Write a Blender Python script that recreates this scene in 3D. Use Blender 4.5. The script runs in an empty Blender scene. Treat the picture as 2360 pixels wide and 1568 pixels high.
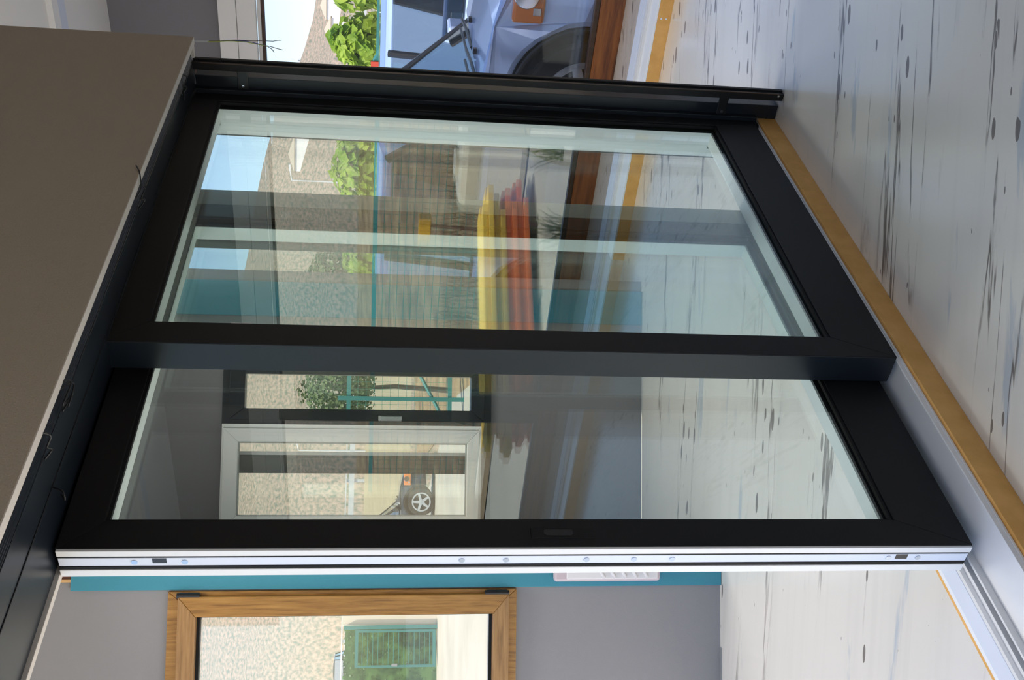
import bpy, bmesh, math, random
from mathutils import Vector, Matrix
random.seed(7)
S = bpy.context.scene
COL = S.collection
# ------------------------------------------------------------------ camera
cam_d = bpy.data.cameras.new('camera')
cam = bpy.data.objects.new('camera', cam_d); COL.objects.link(cam)
F = Vector((-0.6071638, 0.7838803, -0.1299378)); R = Vector((0.7886334, 0.6144739, 0.0218895)); U = Vector((-0.0970021, 0.0891828, 0.9912805))
X, Y, Z = -U, R, -F            # the photograph was taken with the camera turned on its side
cam.matrix_world = Matrix(((X.x, Y.x, Z.x, 0), (X.y, Y.y, Z.y, 0), (X.z, Y.z, Z.z, 1.45), (0, 0, 0, 1)))
cam_d.sensor_width = 36; cam_d.sensor_fit = 'HORIZONTAL'; cam_d.lens = 36.343
cam_d.clip_start = 0.05; cam_d.clip_end = 3000
S.camera = cam
# ------------------------------------------------------------------ light
W = bpy.data.worlds.new('world'); S.world = W; W.use_nodes = True
wn = W.node_tree.nodes; wl = W.node_tree.links
sky = wn.new('ShaderNodeTexSky'); sky.sky_type = 'NISHITA'; sky.sun_disc = False
sky.sun_elevation = math.radians(60); sky.sun_rotation = math.radians(180)
sky.air_density = 1.0; sky.dust_density = 1.2; sky.ozone_density = 1.5
wn['Background'].inputs[1].default_value = 0.165
wl.new(sky.outputs[0], wn['Background'].inputs[0])
sd = bpy.data.lights.new('sun', 'SUN'); sd.energy = 4.2; sd.angle = math.radians(0.6); sd.color = (1, .93, .82)
sun = bpy.data.objects.new('sun', sd); COL.objects.link(sun)
e, a = math.radians(60), math.radians(-90)
sv = Vector((math.cos(e) * math.cos(a), math.cos(e) * math.sin(a), math.sin(e)))   # towards the sun: behind the building
sun.rotation_euler = sv.to_track_quat('Z', 'Y').to_euler()
S.view_settings.view_transform = 'Standard'; S.view_settings.look = 'None'
S.view_settings.gamma = 1.0; S.view_settings.exposure = 0.8; S.view_settings.use_curve_mapping = False
S.cycles.transparent_max_bounces = 48
S.cycles.max_bounces = 12; S.cycles.diffuse_bounces = 6; S.cycles.glossy_bounces = 6
S.cycles.sample_clamp_indirect = 8.0
def portal(loc, rot, sx, sy):
    l = bpy.data.lights.new('daylight_portal', 'AREA'); l.shape = 'RECTANGLE'; l.size = sx; l.size_y = sy
    l.cycles.is_portal = True
    o = bpy.data.objects.new('daylight_portal', l); COL.objects.link(o); o.location = loc; o.rotation_euler = rot
portal((0, 6.35, 1.6), (math.radians(-90), 0, 0), 10, 3.2)
# ------------------------------------------------------------------ materials
MATS = {}
def mat(name, col, rough=.5, metal=0., spec=.5, coat=0., bump=None, sheen=0):
    m = bpy.data.materials.new(name); m.use_nodes = True
    b = m.node_tree.nodes['Principled BSDF']
    b.inputs['Base Color'].default_value = (*col, 1); b.inputs['Roughness'].default_value = rough
    b.inputs['Metallic'].default_value = metal; b.inputs['Specular IOR Level'].default_value = spec
    b.inputs['Coat Weight'].default_value = coat; b.inputs['Coat Roughness'].default_value = .05
    if bump:
        sc, st = bump
        n = m.node_tree.nodes.new('ShaderNodeTexNoise'); n.inputs['Scale'].default_value = sc; n.inputs['Detail'].default_value = 6
        t = m.node_tree.nodes.new('ShaderNodeTexCoord'); bp = m.node_tree.nodes.new('ShaderNodeBump')
        bp.inputs['Strength'].default_value = st; bp.inputs['Distance'].default_value = .01
        m.node_tree.links.new(t.outputs['Object'], n.inputs['Vector']); m.node_tree.links.new(n.outputs[0], bp.inputs['Height'])
        m.node_tree.links.new(bp.outputs[0], b.inputs['Normal'])
    MATS[name] = m
    return m
def nodes(m): return m.node_tree.nodes, m.node_tree.links, m.node_tree.nodes['Principled BSDF']
def ramp(n, pts):
    r = n.new('ShaderNodeValToRGB'); el = r.color_ramp.elements
    while len(el) < len(pts): el.new(.5)
    for q, (p, c) in zip(el, pts): q.position = p; q.color = (*c, 1) if len(c) == 3 else c
    return r
def noise_mat(name, pts, scale=(1, 1, 1), ns=5., detail=6, rough=.7, rotz=0., coat=0., spec=.5, nrough=.6, bump=0.):
    m = mat(name, (1, 1, 1), rough, coat=coat, spec=spec); n, l, b = nodes(m)
    t = n.new('ShaderNodeTexCoord'); mp = n.new('ShaderNodeMapping'); mp.inputs['Scale'].default_value = scale; mp.inputs['Rotation'].default_value = (0, 0, rotz)
    no = n.new('ShaderNodeTexNoise'); no.inputs['Scale'].default_value = ns; no.inputs['Detail'].default_value = detail; no.inputs['Roughness'].default_value = nrough
    r = ramp(n, pts)
    l.new(t.outputs['Object'], mp.inputs[0]); l.new(mp.outputs[0], no.inputs['Vector']); l.new(no.outputs[0], r.inputs[0]); l.new(r.outputs[0], b.inputs['Base Color'])
    if bump:
        bp = n.new('ShaderNodeBump'); bp.inputs['Strength'].default_value = bump; bp.inputs['Distance'].default_value = .02
        l.new(no.outputs[0], bp.inputs['Height']); l.new(bp.outputs[0], b.inputs['Normal'])
    return m
def glass(name, tint, f0):
    m = bpy.data.materials.new(name); m.use_nodes = True; n = m.node_tree.nodes; l = m.node_tree.links
    n.remove(n['Principled BSDF'])
    tr = n.new('ShaderNodeBsdfTransparent'); tr.inputs[0].default_value = (*tint, 1)
    gl = n.new('ShaderNodeBsdfGlossy'); gl.inputs['Roughness'].default_value = 0.0; gl.inputs[0].default_value = (.95, 1, .98, 1)
    lw = n.new('ShaderNodeLayerWeight'); p = n.new('ShaderNodeMath'); p.operation = 'POWER'; p.inputs[1].default_value = 5
    mm = n.new('ShaderNodeMath'); mm.operation = 'MULTIPLY_ADD'; mm.inputs[1].default_value = 1 - f0; mm.inputs[2].default_value = f0
    mx = n.new('ShaderNodeMixShader')
    l.new(lw.outputs['Facing'], p.inputs[0]); l.new(p.outputs[0], mm.inputs[0]); l.new(mm.outputs[0], mx.inputs[0])
    l.new(tr.outputs[0], mx.inputs[1]); l.new(gl.outputs[0], mx.inputs[2]); l.new(mx.outputs[0], n['Material Output'].inputs[0])
    MATS[name] = m
    return m
glass('door_glass', (.965, .985, .975), .08)      # four faces to a double-glazed unit
glass('window_glass', (.985, .99, .985), .04)
glass('facade_glass', (.975, .982, 1.0), .035)
glass('car_glass', (.45, .5, .54), .28)
mat('anthracite', (.006, .0062, .007), .5, spec=.30, bump=(900, .12))
mat('anthracite_smooth', (.008, .012, .018), .34, spec=.42)
mat('black_gasket', (.006, .006, .007), .6, spec=.3)
mat('white_profile', (.80, .80, .80), .35)
mat('white_upvc', (.93, .95, .94), .3)
mat('spacer', (.84, .90, .88), .35)
mat('grey_strip', (.42, .44, .42), .5)
mat('steel', (.6, .6, .6), .25, metal=1)
mat('sill_alu', (.88, .90, .93), .3)
mat('rim_silver', (.5, .52, .55), .35, metal=.3)
mat('chrome', (.85, .85, .87), .08, metal=1)
mat('screw_blue', (.45, .52, .62), .3, metal=.8)
mat('plaster', (.40, .335, .26), .9, spec=.2, bump=(260, .35))
mat('plaster_edge', (.62, .58, .53), .9, spec=.2, bump=(300, .2))
mat('wall_grey', (.255, .25, .262), .85, spec=.25, bump=(220, .12))
mat('wall_dark', (.26, .25, .27), .85, spec=.25, bump=(220, .12))
mat('wall_teal', (.055, .245, .33), .8, spec=.3, bump=(220, .12))
mat('ceiling_paint', (.86, .84, .80), .9, spec=.2)
mat('blue_white', (.72, .77, .88), .5)
mat('shutter_white', (.90, .88, .86), .45)
mat('wire_blue', (.02, .08, .30), .4); mat('wire_green', (.35, .40, .06), .4); mat('wire_brown', (.12, .05, .03), .4); mat('wire_tip', (.6, .58, .55), .4)
mat('plastic_black', (.012, .012, .014), .35)
mat('plastic_grey', (.45, .45, .46), .4)
mat('unit_white', (.72, .70, .72), .3); mat('unit_pink', (.55, .46, .50), .35)
mat('teal_paint', (.03, .175, .155), .45, spec=.5)
mat('red_paint', (.5, .05, .02), .5)
mat('car_blue', (.46, .57, .84), .28, metal=.25, coat=1.)
mat('car_silver', (.30, .40, .58), .3, metal=.45, coat=1.)
mat('car_grey', (.035, .042, .05), .3, metal=.3, coat=1.)
mat('car_white', (.75, .75, .75), .35, coat=.6); mat('car_black', (.02, .02, .022), .3, coat=1)
mat('tyre', (.012, .012, .013), .8); mat('lamp_amber', (.75, .22, .04), .25, coat=1.); mat('lamp_red', (.5, .02, .02), .25, coat=1)
mat('seat_grey', (.08, .085, .10), .9)
mat('board_yellow', (.95, .60, .07), .55); mat('board_ochre', (.62, .38, .05), .6); mat('board_red', (.72, .15, .03), .6); mat('board_dark', (.05, .02, .015), .8)
mat('tank_cream', (.62, .55, .40), .4); mat('mustard', (.60, .34, .03), .5)
mat('rust', (.13, .05, .035), .8)
mat('house_white', (.8, .78, .74), .8); mat('pole_grey', (.6, .6, .6), .6)
mat('block_wall', (.62, .54, .42), .9, bump=(30, .3)); mat('fence_wire', (.03, .20, .16), .5)
noise_mat('mdf', [(.35, (.72, .38, .10)), (.65, (.84, .47, .15))], (1, 1, 1), 14, rough=.7)
noise_mat('oak', [(.30, (.17, .075, .012)), (.5, (.29, .14, .028)), (.72, (.38, .20, .048))], (30, 2.2, 2.2), 3.2, rough=.42)
noise_mat('oak_up', [(.30, (.17, .075, .012)), (.5, (.29, .14, .028)), (.72, (.38, .20, .048))], (26, 26, 1.6), 3.2, rough=.42)
noise_mat('oak_across', [(.30, (.18, .09, .025)), (.5, (.29, .155, .055)), (.72, (.37, .21, .08))], (1.6, 26, 26), 3.2, rough=.42)
noise_mat('red_wood', [(.3, (.11, .03, .008)), (.5, (.24, .075, .018)), (.7, (.36, .125, .03))], (1.2, 14, 14), 2.6, rough=.35, coat=.3)
noise_mat('brown_post', [(.3, (.045, .024, .014)), (.7, (.085, .045, .026))], (14, 14, 1.2), 2.6, rough=.4)
noise_mat('beam_pine', [(.3, (.50, .29, .12)), (.7, (.68, .43, .20))], (20, 20, 1.4), 2.6, rough=.6)
noise_mat('concrete', [(.3, (.34, .31, .25)), (.7, (.42, .385, .32))], (1, 1, 1), .8, detail=9, rough=.9)
noise_mat('dirt', [(.3, (.10, .07, .045)), (.5, (.27, .19, .11)), (.62, (.36, .27, .15)), (.75, (.16, .17, .06))], (1, 1, 1), .9, detail=12, rough=1., spec=.1, nrough=.75)
noise_mat('hill', [(.36, (.14, .16, .115)), (.46, (.23, .205, .15)), (.54, (.34, .26, .19)), (.68, (.42, .315, .235))], (1, 1.6, 1), .7, detail=8, rough=1., spec=.05, nrough=.68)
_m = MATS['hill']; _n = _m.node_tree.nodes; _l = _m.node_tree.links
_t = [q for q in _n if q.type == 'TEX_COORD'][0]; _mp = [q for q in _n if q.type == 'MAPPING'][0]; _l.new(_t.outputs['UV'], _mp.inputs[0])
noise_mat('road_bank', [(.3, (.30, .26, .17)), (.7, (.40, .34, .24))], (1, 1, 1), .3, rough=1., spec=.05)
noise_mat('bark', [(.3, (.05, .035, .025)), (.7, (.14, .10, .07))], (6, 6, 1), 4, rough=.95)
noise_mat('dry_brush', [(.3, (.07, .045, .02)), (.6, (.30, .20, .09))], (1, 1, 1), 9, rough=1., spec=.1)
def leaf(name, c1, c2, tr):
    m = mat(name, c1, .5, spec=.3); n, l, b = nodes(m)
    oi = n.new('ShaderNodeTexCoord'); no = n.new('ShaderNodeTexNoise'); no.inputs['Scale'].default_value = 3.; r = ramp(n, [(.35, c1), (.65, c2)])
    l.new(oi.outputs['Object'], no.inputs['Vector']); l.new(no.outputs[0], r.inputs[0]); l.new(r.outputs[0], b.inputs['Base Color'])
    t = n.new('ShaderNodeBsdfTranslucent'); l.new(r.outputs[0], t.inputs[0]); mx = n.new('ShaderNodeMixShader'); mx.inputs[0].default_value = tr
    l.new(b.outputs[0], mx.inputs[1]); l.new(t.outputs[0], mx.inputs[2]); l.new(mx.outputs[0], n['Material Output'].inputs[0])
leaf('leaf_lime', (.20, .36, .03), (.50, .62, .09), .55)
leaf('leaf_olive', (.06, .10, .03), (.17, .21, .08), .3)
leaf('leaf_hedge', (.02, .09, .03), (.12, .26, .08), .3)
leaf('grass', (.10, .18, .04), (.35, .36, .12), .4)
AB = math.radians(42.29)
def floor_material():
    m = mat('floor_laminate', (1, 1, 1), .24, spec=.6, coat=.5); m.node_tree.nodes['Principled BSDF'].inputs['Coat Roughness'].default_value = .16; n, l, b = nodes(m)
    t = n.new('ShaderNodeTexCoord'); mp = n.new('ShaderNodeMapping'); mp.inputs['Rotation'].default_value = (0, 0, -math.radians(33))
    l.new(t.outputs['Object'], mp.inputs[0])
    def sc(s, ns, det=4, rg=.55, dist=0.):
        q = n.new('ShaderNodeMapping'); q.inputs['Scale'].default_value = s; no = n.new('ShaderNodeTexNoise')
        no.inputs['Scale'].default_value = ns; no.inputs['Detail'].default_value = det; no.inputs['Roughness'].default_value = rg; no.inputs['Distortion'].default_value = dist
        l.new(mp.outputs[0], q.inputs[0]); l.new(q.outputs[0], no.inputs['Vector']); return no.outputs[0]
    def mth(op, a_, b_=None, clamp=False):
        q = n.new('ShaderNodeMath'); q.operation = op; q.use_clamp = clamp
        for i, v in enumerate((a_, b_)):
            if v is None: continue
            if isinstance(v, (int, float)): q.inputs[i].default_value = v
            else: l.new(v, q.inputs[i])
        return q.outputs[0]
    def step(v, lo, hi):
        q = n.new('ShaderNodeMapRange'); q.inputs[1].default_value = lo; q.inputs[2].default_value = hi; l.new(v, q.inputs[0]); return q.outputs[0]
    band = step(sc((.10, 1.0, 1), 3.4, 1), .47, .56)                   # where the grain gathers
    line = mth('ABSOLUTE', mth('SUBTRACT', sc((.16, 2.6, 1), 3.0, 5, .5, .15), .5))
    line = step(line, .016, .004)
    broken = step(sc((2.6, 10., 1), 1.2, 4), .40, .50)
    line = mth('MULTIPLY', mth('MULTIPLY', line, broken), band)
    vo = n.new('ShaderNodeTexVoronoi'); q = n.new('ShaderNodeMapping'); q.inputs['Scale'].default_value = (5.5, 19, 1); vo.inputs['Scale'].default_value = 1.6; vo.inputs['Randomness'].default_value = 1
    l.new(mp.outputs[0], q.inputs[0]); l.new(q.outputs[0], vo.inputs['Vector'])
    sep = n.new('ShaderNodeSeparateColor'); l.new(vo.outputs['Color'], sep.inputs[0])
    rad = mth('MULTIPLY', mth('POWER', sep.outputs[0], 3.), .40)
    spot = mth('LESS_THAN', vo.outputs['Distance'], mth('MULTIPLY', rad, mth('ADD', mth('MULTIPLY', band, .75), .25)))
    dark = mth('MAXIMUM', mth('MULTIPLY', line, .85), mth('MULTIPLY', spot, .85))
    bluem = mth('MULTIPLY', step(sc((.5, 3.2, 1), 2.2, 5, .6, .4), .62, .67), .55)
    soft = mth('MULTIPLY', step(sc((.10, 3.0, 1), 4., 4), .50, .75), .35)
    c0 = n.new('ShaderNodeMix'); c0.data_type = 'RGBA'; c0.inputs['A'].default_value = (.76, .73, .68, 1); c0.inputs['B'].default_value = (.62, .595, .555, 1); l.new(soft, c0.inputs['Factor'])
    c1 = n.new('ShaderNodeMix'); c1.data_type = 'RGBA'; c1.inputs['B'].default_value = (.36, .45, .56, 1); l.new(bluem, c1.inputs['Factor']); l.new(c0.outputs['Result'], c1.inputs['A'])
    c2 = n.new('ShaderNodeMix'); c2.data_type = 'RGBA'; c2.inputs['B'].default_value = (.10, .075, .065, 1); l.new(dark, c2.inputs['Factor']); l.new(c1.outputs['Result'], c2.inputs['A'])
    l.new(c2.outputs['Result'], b.inputs['Base Color'])
    r = n.new('ShaderNodeMapRange'); r.inputs[3].default_value = .24; r.inputs[4].default_value = .5; l.new(dark, r.inputs[0]); l.new(r.outputs[0], b.inputs['Roughness'])
floor_material()
# ------------------------------------------------------------------ helpers
def tag(o, label=None, cat=None, group=None, kind=None):
    if label: o['label'] = label
    if cat: o['category'] = cat
    if group: o['group'] = group
    if kind: o['kind'] = kind
    return o
def empty(name, loc=(0, 0, 0), rz=0., label=None, cat=None, group=None, kind=None):
    o = bpy.data.objects.new(name, None); o.empty_display_size = .1; COL.objects.link(o); o.location = loc; o.rotation_euler.z = rz
    return tag(o, label, cat, group, kind)
class MB:
    def __init__(s, off=(0, 0, 0)): s.b = bmesh.new(); s.off = Vector(off)
    def box(s, a, b):
        x0, y0, z0 = [min(p, q) for p, q in zip(a, b)]; x1, y1, z1 = [max(p, q) for p, q in zip(a, b)]
        v = [s.b.verts.new(Vector(p) - s.off) for p in ((x0, y0, z0), (x1, y0, z0), (x1, y1, z0), (x0, y1, z0), (x0, y0, z1), (x1, y0, z1), (x1, y1, z1), (x0, y1, z1))]
        for f in ((0, 3, 2, 1), (4, 5, 6, 7), (0, 1, 5, 4), (1, 2, 6, 5), (2, 3, 7, 6), (3, 0, 4, 7)): s.b.faces.new([v[i] for i in f])
        return s
    def prism(s, poly, axis, a, b):
        # poly: 2-D points; axis 0/1/2 is the extrusion axis
        def P(p, h):
            q = [p[0], p[1]]; q.insert(axis, h); return Vector(q) - s.off
        lo = [s.b.verts.new(P(p, a)) for p in poly]; hi = [s.b.verts.new(P(p, b)) for p in poly]; n = len(poly)
        s.b.faces.new(lo[::-1]); s.b.faces.new(hi)
        for i in range(n): s.b.faces.new((lo[i], lo[(i + 1) % n], hi[(i + 1) % n], hi[i]))
        return s
    def tube(s, pts, r, n=8, taper=None):
        pts = [Vector(p) - s.off for p in pts]; rings = []
        for i, p in enumerate(pts):
            d = (pts[min(i + 1, len(pts) - 1)] - pts[max(i - 1, 0)]).normalized()
            u = d.orthogonal().normalized(); w = d.cross(u)
            if i: # keep the frame from spinning
                u = (pu - d * pu.dot(d)).normalized(); w = d.cross(u)
            pu = u; rr = r if taper is None else r + (taper - r) * i / (len(pts) - 1)
            rings.append([s.b.verts.new(p + (u * math.cos(t * 2 * math.pi / n) + w * math.sin(t * 2 * math.pi / n)) * rr) for t in range(n)])
        for A, B in zip(rings, rings[1:]):
            for i in range(n): s.b.faces.new((A[i], A[(i + 1) % n], B[(i + 1) % n], B[i]))
        s.b.faces.new(rings[0][::-1]); s.b.faces.new(rings[-1]); return s
    def ring(s, outer, inner, x0, x1, axis=0):
        # rectangular frame, mitre-jointed look: outer/inner = (a0,b0,a1,b1) on the two other axes
        a0, b0, a1, b1 = outer; c0, d0, c1, d1 = inner
        for q in ([(a0, b0), (a1, b0), (c1, d0), (c0, d0)], [(a1, b0), (a1, b1), (c1, d1), (c1, d0)], [(a1, b1), (a0, b1), (c0, d1), (c1, d1)], [(a0, b1), (a0, b0), (c0, d0), (c0, d1)]):
            s.prism(q, axis, x0, x1)
        return s
    def build(s, name, m, parent=None, bevel=0., smooth=False, kind=None):
        bmesh.ops.recalc_face_normals(s.b, faces=s.b.faces)
        me = bpy.data.meshes.new(name); s.b.to_mesh(me); s.b.free(); me.materials.append(MATS[m] if isinstance(m, str) else m)
        o = bpy.data.objects.new(name, me); COL.objects.link(o)
        if parent is not None: o.parent = parent
        if bevel:
            bv = o.modifiers.new('bevel', 'BEVEL'); bv.width = bevel; bv.segments = 2; bv.limit_method = 'ANGLE'; bv.angle_limit = math.radians(40)
            bv.harden_normals = False
        if smooth:
            for p in me.polygons: p.use_smooth = True
        if kind: o['kind'] = kind
        return o
def copy_tree(o, parent=None):
    c = o.copy(); COL.objects.link(c); c.parent = parent
    for ch in [x for x in bpy.data.objects if x.parent == o]: copy_tree(ch, c)
    return c
# ------------------------------------------------------------------ the room shell
B = MB(); B.prism([(4.6, -4), (4.6, 6.12), (-4.62, 6.12), (-3.2, 4.57), (-4.4, 3.48), (-3.53, 2.5), (-5.6, .62), (-5.6, -4)], 2, -.15, 0)
B.build('floor', 'floor_laminate', kind='structure')
roofpoly = [(4.9, -1.15), (4.9, 6.32), (-5.0, 6.32), (-3.66, 4.6), (-4.72, 3.64), (-3.9, 2.7), (-4.95, 1.30), (-1.2, -1.15)]  # unseen rear edge cut back to let sun and sky light the floor
MB().prism(roofpoly, 2, 3.04, 3.35).build('ceiling', 'ceiling_paint', kind='structure')
def wallT(k):       # frame of a slanted wall: x along the wall, y outwards, z up
    return Vector((-math.sin(AB) * k, math.cos(AB) * k, 0))
def slanted_wall(name, k, s0, s1, hole, th=.16):
    o = MB()
    h0, z0, h1, z1 = hole
    o.box((s0, 0, 0), (h0, th, 3.04)); o.box((h1, 0, 0), (s1, th, 3.04)); o.box((h0, 0, 0), (h1, th, z0)); o.box((h0, 0, z1), (h1, th, 3.04))
    w = o.build(name, 'wall_grey', kind='structure'); w.location = wallT(k); w.rotation_euler.z = AB; return w
slanted_wall('wall_left', 4.246, -2.1, -.50, (-1.75, .875, -.69, 2.22))
slanted_wall('wall_back', 5.548, -.9, .715, (-.60, .845, .33, 2.225))
o = MB().box((-.66, 4.40, 0), (-.52, 5.70, 3.04)).build('wall_return', 'wall_grey', kind='structure'); o.rotation_euler.z = AB
o = MB().box((.715, 5.55, 0), (.78, 7.6, 3.04)).build('wall_corner', 'wall_grey', kind='structure'); o.rotation_euler.z = AB
MB().box((4.6, -.8, 0), (4.75, 6.25, 3.04)).build('wall_right', 'wall_grey', kind='structure')
MB().box((-.1, -.95, 0), (4.75, -.8, 3.04)).build('wall_light_block', 'wall_grey', kind='structure')  # unseen wall added behind the camera to cut light from the rear
# facade wall above the low bay, with the tall bay left of it
MB().box((-2.72, 6.1, 2.41), (4.6, 6.25, 3.04)).build('wall_front', 'wall_dark', kind='structure')
MB().box((-4.62, 6.1, 2.98), (-2.72, 6.25, 3.04)).build('trim_1', 'wall_dark', kind='structure')
# strips on the ceiling near the facade
MB().box((-4.0, 5.02, 3.012), (4.6, 5.11, 3.04)).build('trim_2', 'shutter_white', kind='structure')
MB().box((-4.0, 5.115, 3.025), (4.6, 5.26, 3.04)).build('trim_3', 'blue_white', kind='structure')
# teal boards ending the slanted walls
for nm, k, a0, a1, zt in (('trim_4', 4.246, -.672, -.495, 2.597), ('trim_5', 5.548, .537, .72, 2.50)):
    o = MB().box((a0, -.018, 0.001), (a1, 0, zt)).build(nm, 'wall_teal', kind='structure', bevel=.002); o.location = wallT(k); o.rotation_euler.z = AB
# ---- facade windows
w1 = empty('window_1', (0, 6.1, 0), kind='structure')
def loc(b, name, m, p=w1, bevel=.003): return b.build(name, m, p, bevel)
x0, x1 = -2.72, 4.6
loc(MB().box((x0, -.01, 0.0), (x1, .09, .150)), 'sill_beam', 'red_wood')
loc(MB().box((x0, .0, .150), (x1, .05, .182)), 'glazing_bead', 'brown_post')
for q0, q1 in ((-1.02, -.84), (2.0, 2.18), (4.42, 4.6)): loc(MB().box((q0, -.01, .15), (q1, .09, 2.19)), 'post', 'brown_post')
loc(MB().box((x0, -.01, 2.165), (x1, .08, 2.19)), 'head_frame', 'shutter_white')
loc(MB().box((x0, -.012, 2.148), (x1, .03, 2.168)), 'head_bead', 'brown_post')
g = MB()
for q0, q1 in ((-2.68, -1.02), (-.84, 2.0), (2.18, 4.42)): g.box((q0, .02, .17), (q1, .026, 2.16)).box((q0, .040, .17), (q1, .046, 2.16))
g.build('glass_pane', 'facade_glass', w1)
sh = empty('roller_shutter_box', (0, 6.1, 2.19), label='white roller shutter box with a long seam under the dark grey wall', cat='shutter box')
MB((0, 6.1, 2.19)).box((x0, 6.04, 2.192), (x1, 6.098, 2.302)).build('lower_cover', 'shutter_white', sh, .003)
MB((0, 6.1, 2.19)).box((x0, 6.04, 2.305), (x1, 6.098, 2.408)).build('upper_cover', 'shutter_white', sh, .003)
w2 = empty('window_2', (0, 6.1, 0), kind='structure')
loc(MB().box((-4.62, -.01, 0), (-2.72, .09, .150)), 'sill_beam', 'red_wood', w2)
loc(MB().box((-4.62, .0, .150), (-2.72, .05, .182)), 'glazing_bead', 'brown_post', w2)
for q0, q1 in ((-3.97, -3.75), (-2.72, -2.66)): loc(MB().box((q0, -.03, .15), (q1, .09, 2.98)), 'post', 'brown_post', w2)
MB().box((-4.6, .02, .17), (-3.97, .026, 2.98)).box((-3.75, .02, .17), (-2.72, .026, 2.98)).build('glass_pane', 'facade_glass', w2)
# ---- oak window in the near slanted wall
def wall_obj(name, k, kind=None, **kw):
    return empty(name, wallT(k), AB, kind=kind, **kw)
w3 = wall_obj('window_3', 4.246, kind='structure')
MB().ring((-1.76, .864, -.677, 2.232), (-1.70, .93, -.735, 2.16), -.025, .10, 1).build('outer_frame', 'oak', w3, .003)
# sash rails with grain along each length
sx0, sx1, sz0, sz1 = -1.74, -.694, .897, 2.190; ix0, ix1, iz0, iz1 = -1.66, -.772, .962, 2.122
f = MB(); f.prism([(sx0, sz0), (sx0, sz1), (ix0, iz1), (ix0, iz0)], 1, -.05, .05); f.prism([(sx1, sz0), (sx1, sz1), (ix1, iz1), (ix1, iz0)], 1, -.05, .05); f.build('sash_stile', 'oak_up', w3, .003)
f = MB(); f.prism([(sx0, sz0), (sx1, sz0), (ix1, iz0), (ix0, iz0)], 1, -.05, .05); f.prism([(sx0, sz1), (sx1, sz1), (ix1, iz1), (ix0, iz1)], 1, -.05, .05); f.build('sash_rail', 'oak_across', w3, .003)
MB().ring((ix0, iz0, ix1, iz1), (ix0 + .012, iz0 + .012, ix1 - .008, iz1 - .012), -.01, .03, 1).build('gasket', 'black_gasket', w3)
MB().box((ix0, -.004, iz0), (ix1, .002, iz0 + .014)).build('drip_bead', 'white_profile', w3)
MB().box((ix0 + .01, .005, iz0 + .01), (ix1 - .006, .011, iz1 - .01)).box((ix0 + .01, .026, iz0 + .01), (ix1 - .006, .032, iz1 - .01)).build('glass_pane', 'window_glass', w3)
for hz0, hz1 in ((2.108, 2.196), (.897, .995)):
    h = MB(); h.tube([(-.691, -.040, hz0), (-.691, -.040, hz1)], .0105, 14); h.box((-.702, -.036, hz0 + .008), (-.680, -.024, hz1 - .008)); h.build('hinge', 'plastic_black', w3, .001)
# pine post end over the near teal board
pp = wall_obj('pine_beam', 4.246, label='short pine beam with a dark groove above the teal board', cat='beam')
MB().box((-.612, -.02, 2.597), (-.52, 0, 3.04)).build('face_board', 'beam_pine', pp, .002)
MB().box((-.640, -.016, 2.597), (-.628, 0, 3.04)).build('edge_bead', 'beam_pine', pp, .001)
MB().box((-.628, -.008, 2.597), (-.612, 0, 3.04)).build('groove_strip', 'rust', pp)
# white louvred unit on the teal board
lu = wall_obj('louvred_unit', 4.246, label='white louvred plastic unit fixed to the teal board behind the sliding door', cat='vent')
MB().box((-.648, -.055, .272), (-.515, -.019, .715)).build('housing', 'unit_pink', lu, .012)
b_ = MB(); b_.box((-.637, -.062, .285), (-.53, -.054, .665)); b_.build('cover', 'unit_white', lu, .004)
for i in range(5):
    z_ = .33 + i * .045; MB().tube([(-.630, -.064, z_), (-.605, -.072, z_ + .018), (-.575, -.064, z_), (-.54, -.072, z_ + .018)], .007, 8).build('louvre', 'unit_white', lu, smooth=True)
# ---- anthracite window in the far slanted wall
w4 = wall_obj('window_4', 5.548, kind='structure')
MB().ring((-.615, .831, .345, 2.237), (-.55, .895, .285, 2.175), -.02, .08, 1).build('outer_frame', 'anthracite_smooth', w4, .003)
MB().ring((.012 - .02, .87, .30, 2.20), (.052, .942, .232, 2.122), -.035, .05, 1).build('right_sash', 'anthracite_smooth', w4, .003)
MB().box((-.11, -.03, .885), (.02, .05, 2.185)).build('meeting_stile', 'anthracite_smooth', w4, .003)
MB().box((-.285, -.01, .89), (-.19, .06, 2.18)).build('mullion', 'anthracite_smooth', w4, .003)
MB().box((-.190, -.014, .89), (-.172, .0, 2.18)).build('mullion_bead', 'white_profile', w4, .001)
MB().box((.05, .0, .93), (.24, .006, 2.13)).box((.05, .022, .93), (.24, .028, 2.13)).box((-.55, .05, .89), (-.01, .056, 2.18)).build('glass_pane', 'window_glass', w4)
h = MB(); h.box((-.008, -.043, 1.31), (.022, -.035, 1.43)); h.box((.0, -.075, 1.335), (.016, -.043, 1.355)); h.box((-.002, -.085, 1.31), (.018, -.073, 1.42)); h.build('window_handle', 'steel', w4, .002)
wsash = wall_obj('white_sash', 5.548, label='white opening sash standing inside the anthracite window of the far wall', cat='window sash')
MB().ring((-.555, .898, -.049, 2.220), (-.553, .900, -.051, 2.216), -.06, -.02, 1).build('rebate_edge', 'grey_strip', wsash)
MB().ring((-.560, .900, -.052, 2.216), (-.500, .966, -.122, 2.140), -.10, -.055, 1).build('frame', 'white_upvc', wsash, .004)
MB().ring((-.575, .885, -.030, 2.230), (-.545, .915, -.060, 2.200), -.055, -.04, 1).build('outer_lip', 'white_upvc', wsash, .002)
MB().ring((-.505, .962, -.118, 2.144), (-.495, .972, -.128, 2.134), -.095, -.06, 1).build('gasket', 'grey_strip', wsash)
MB().box((-.5, -.085, .966), (-.122, -.080, 2.14)).build('glass_pane', 'window_glass', wsash)
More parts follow.
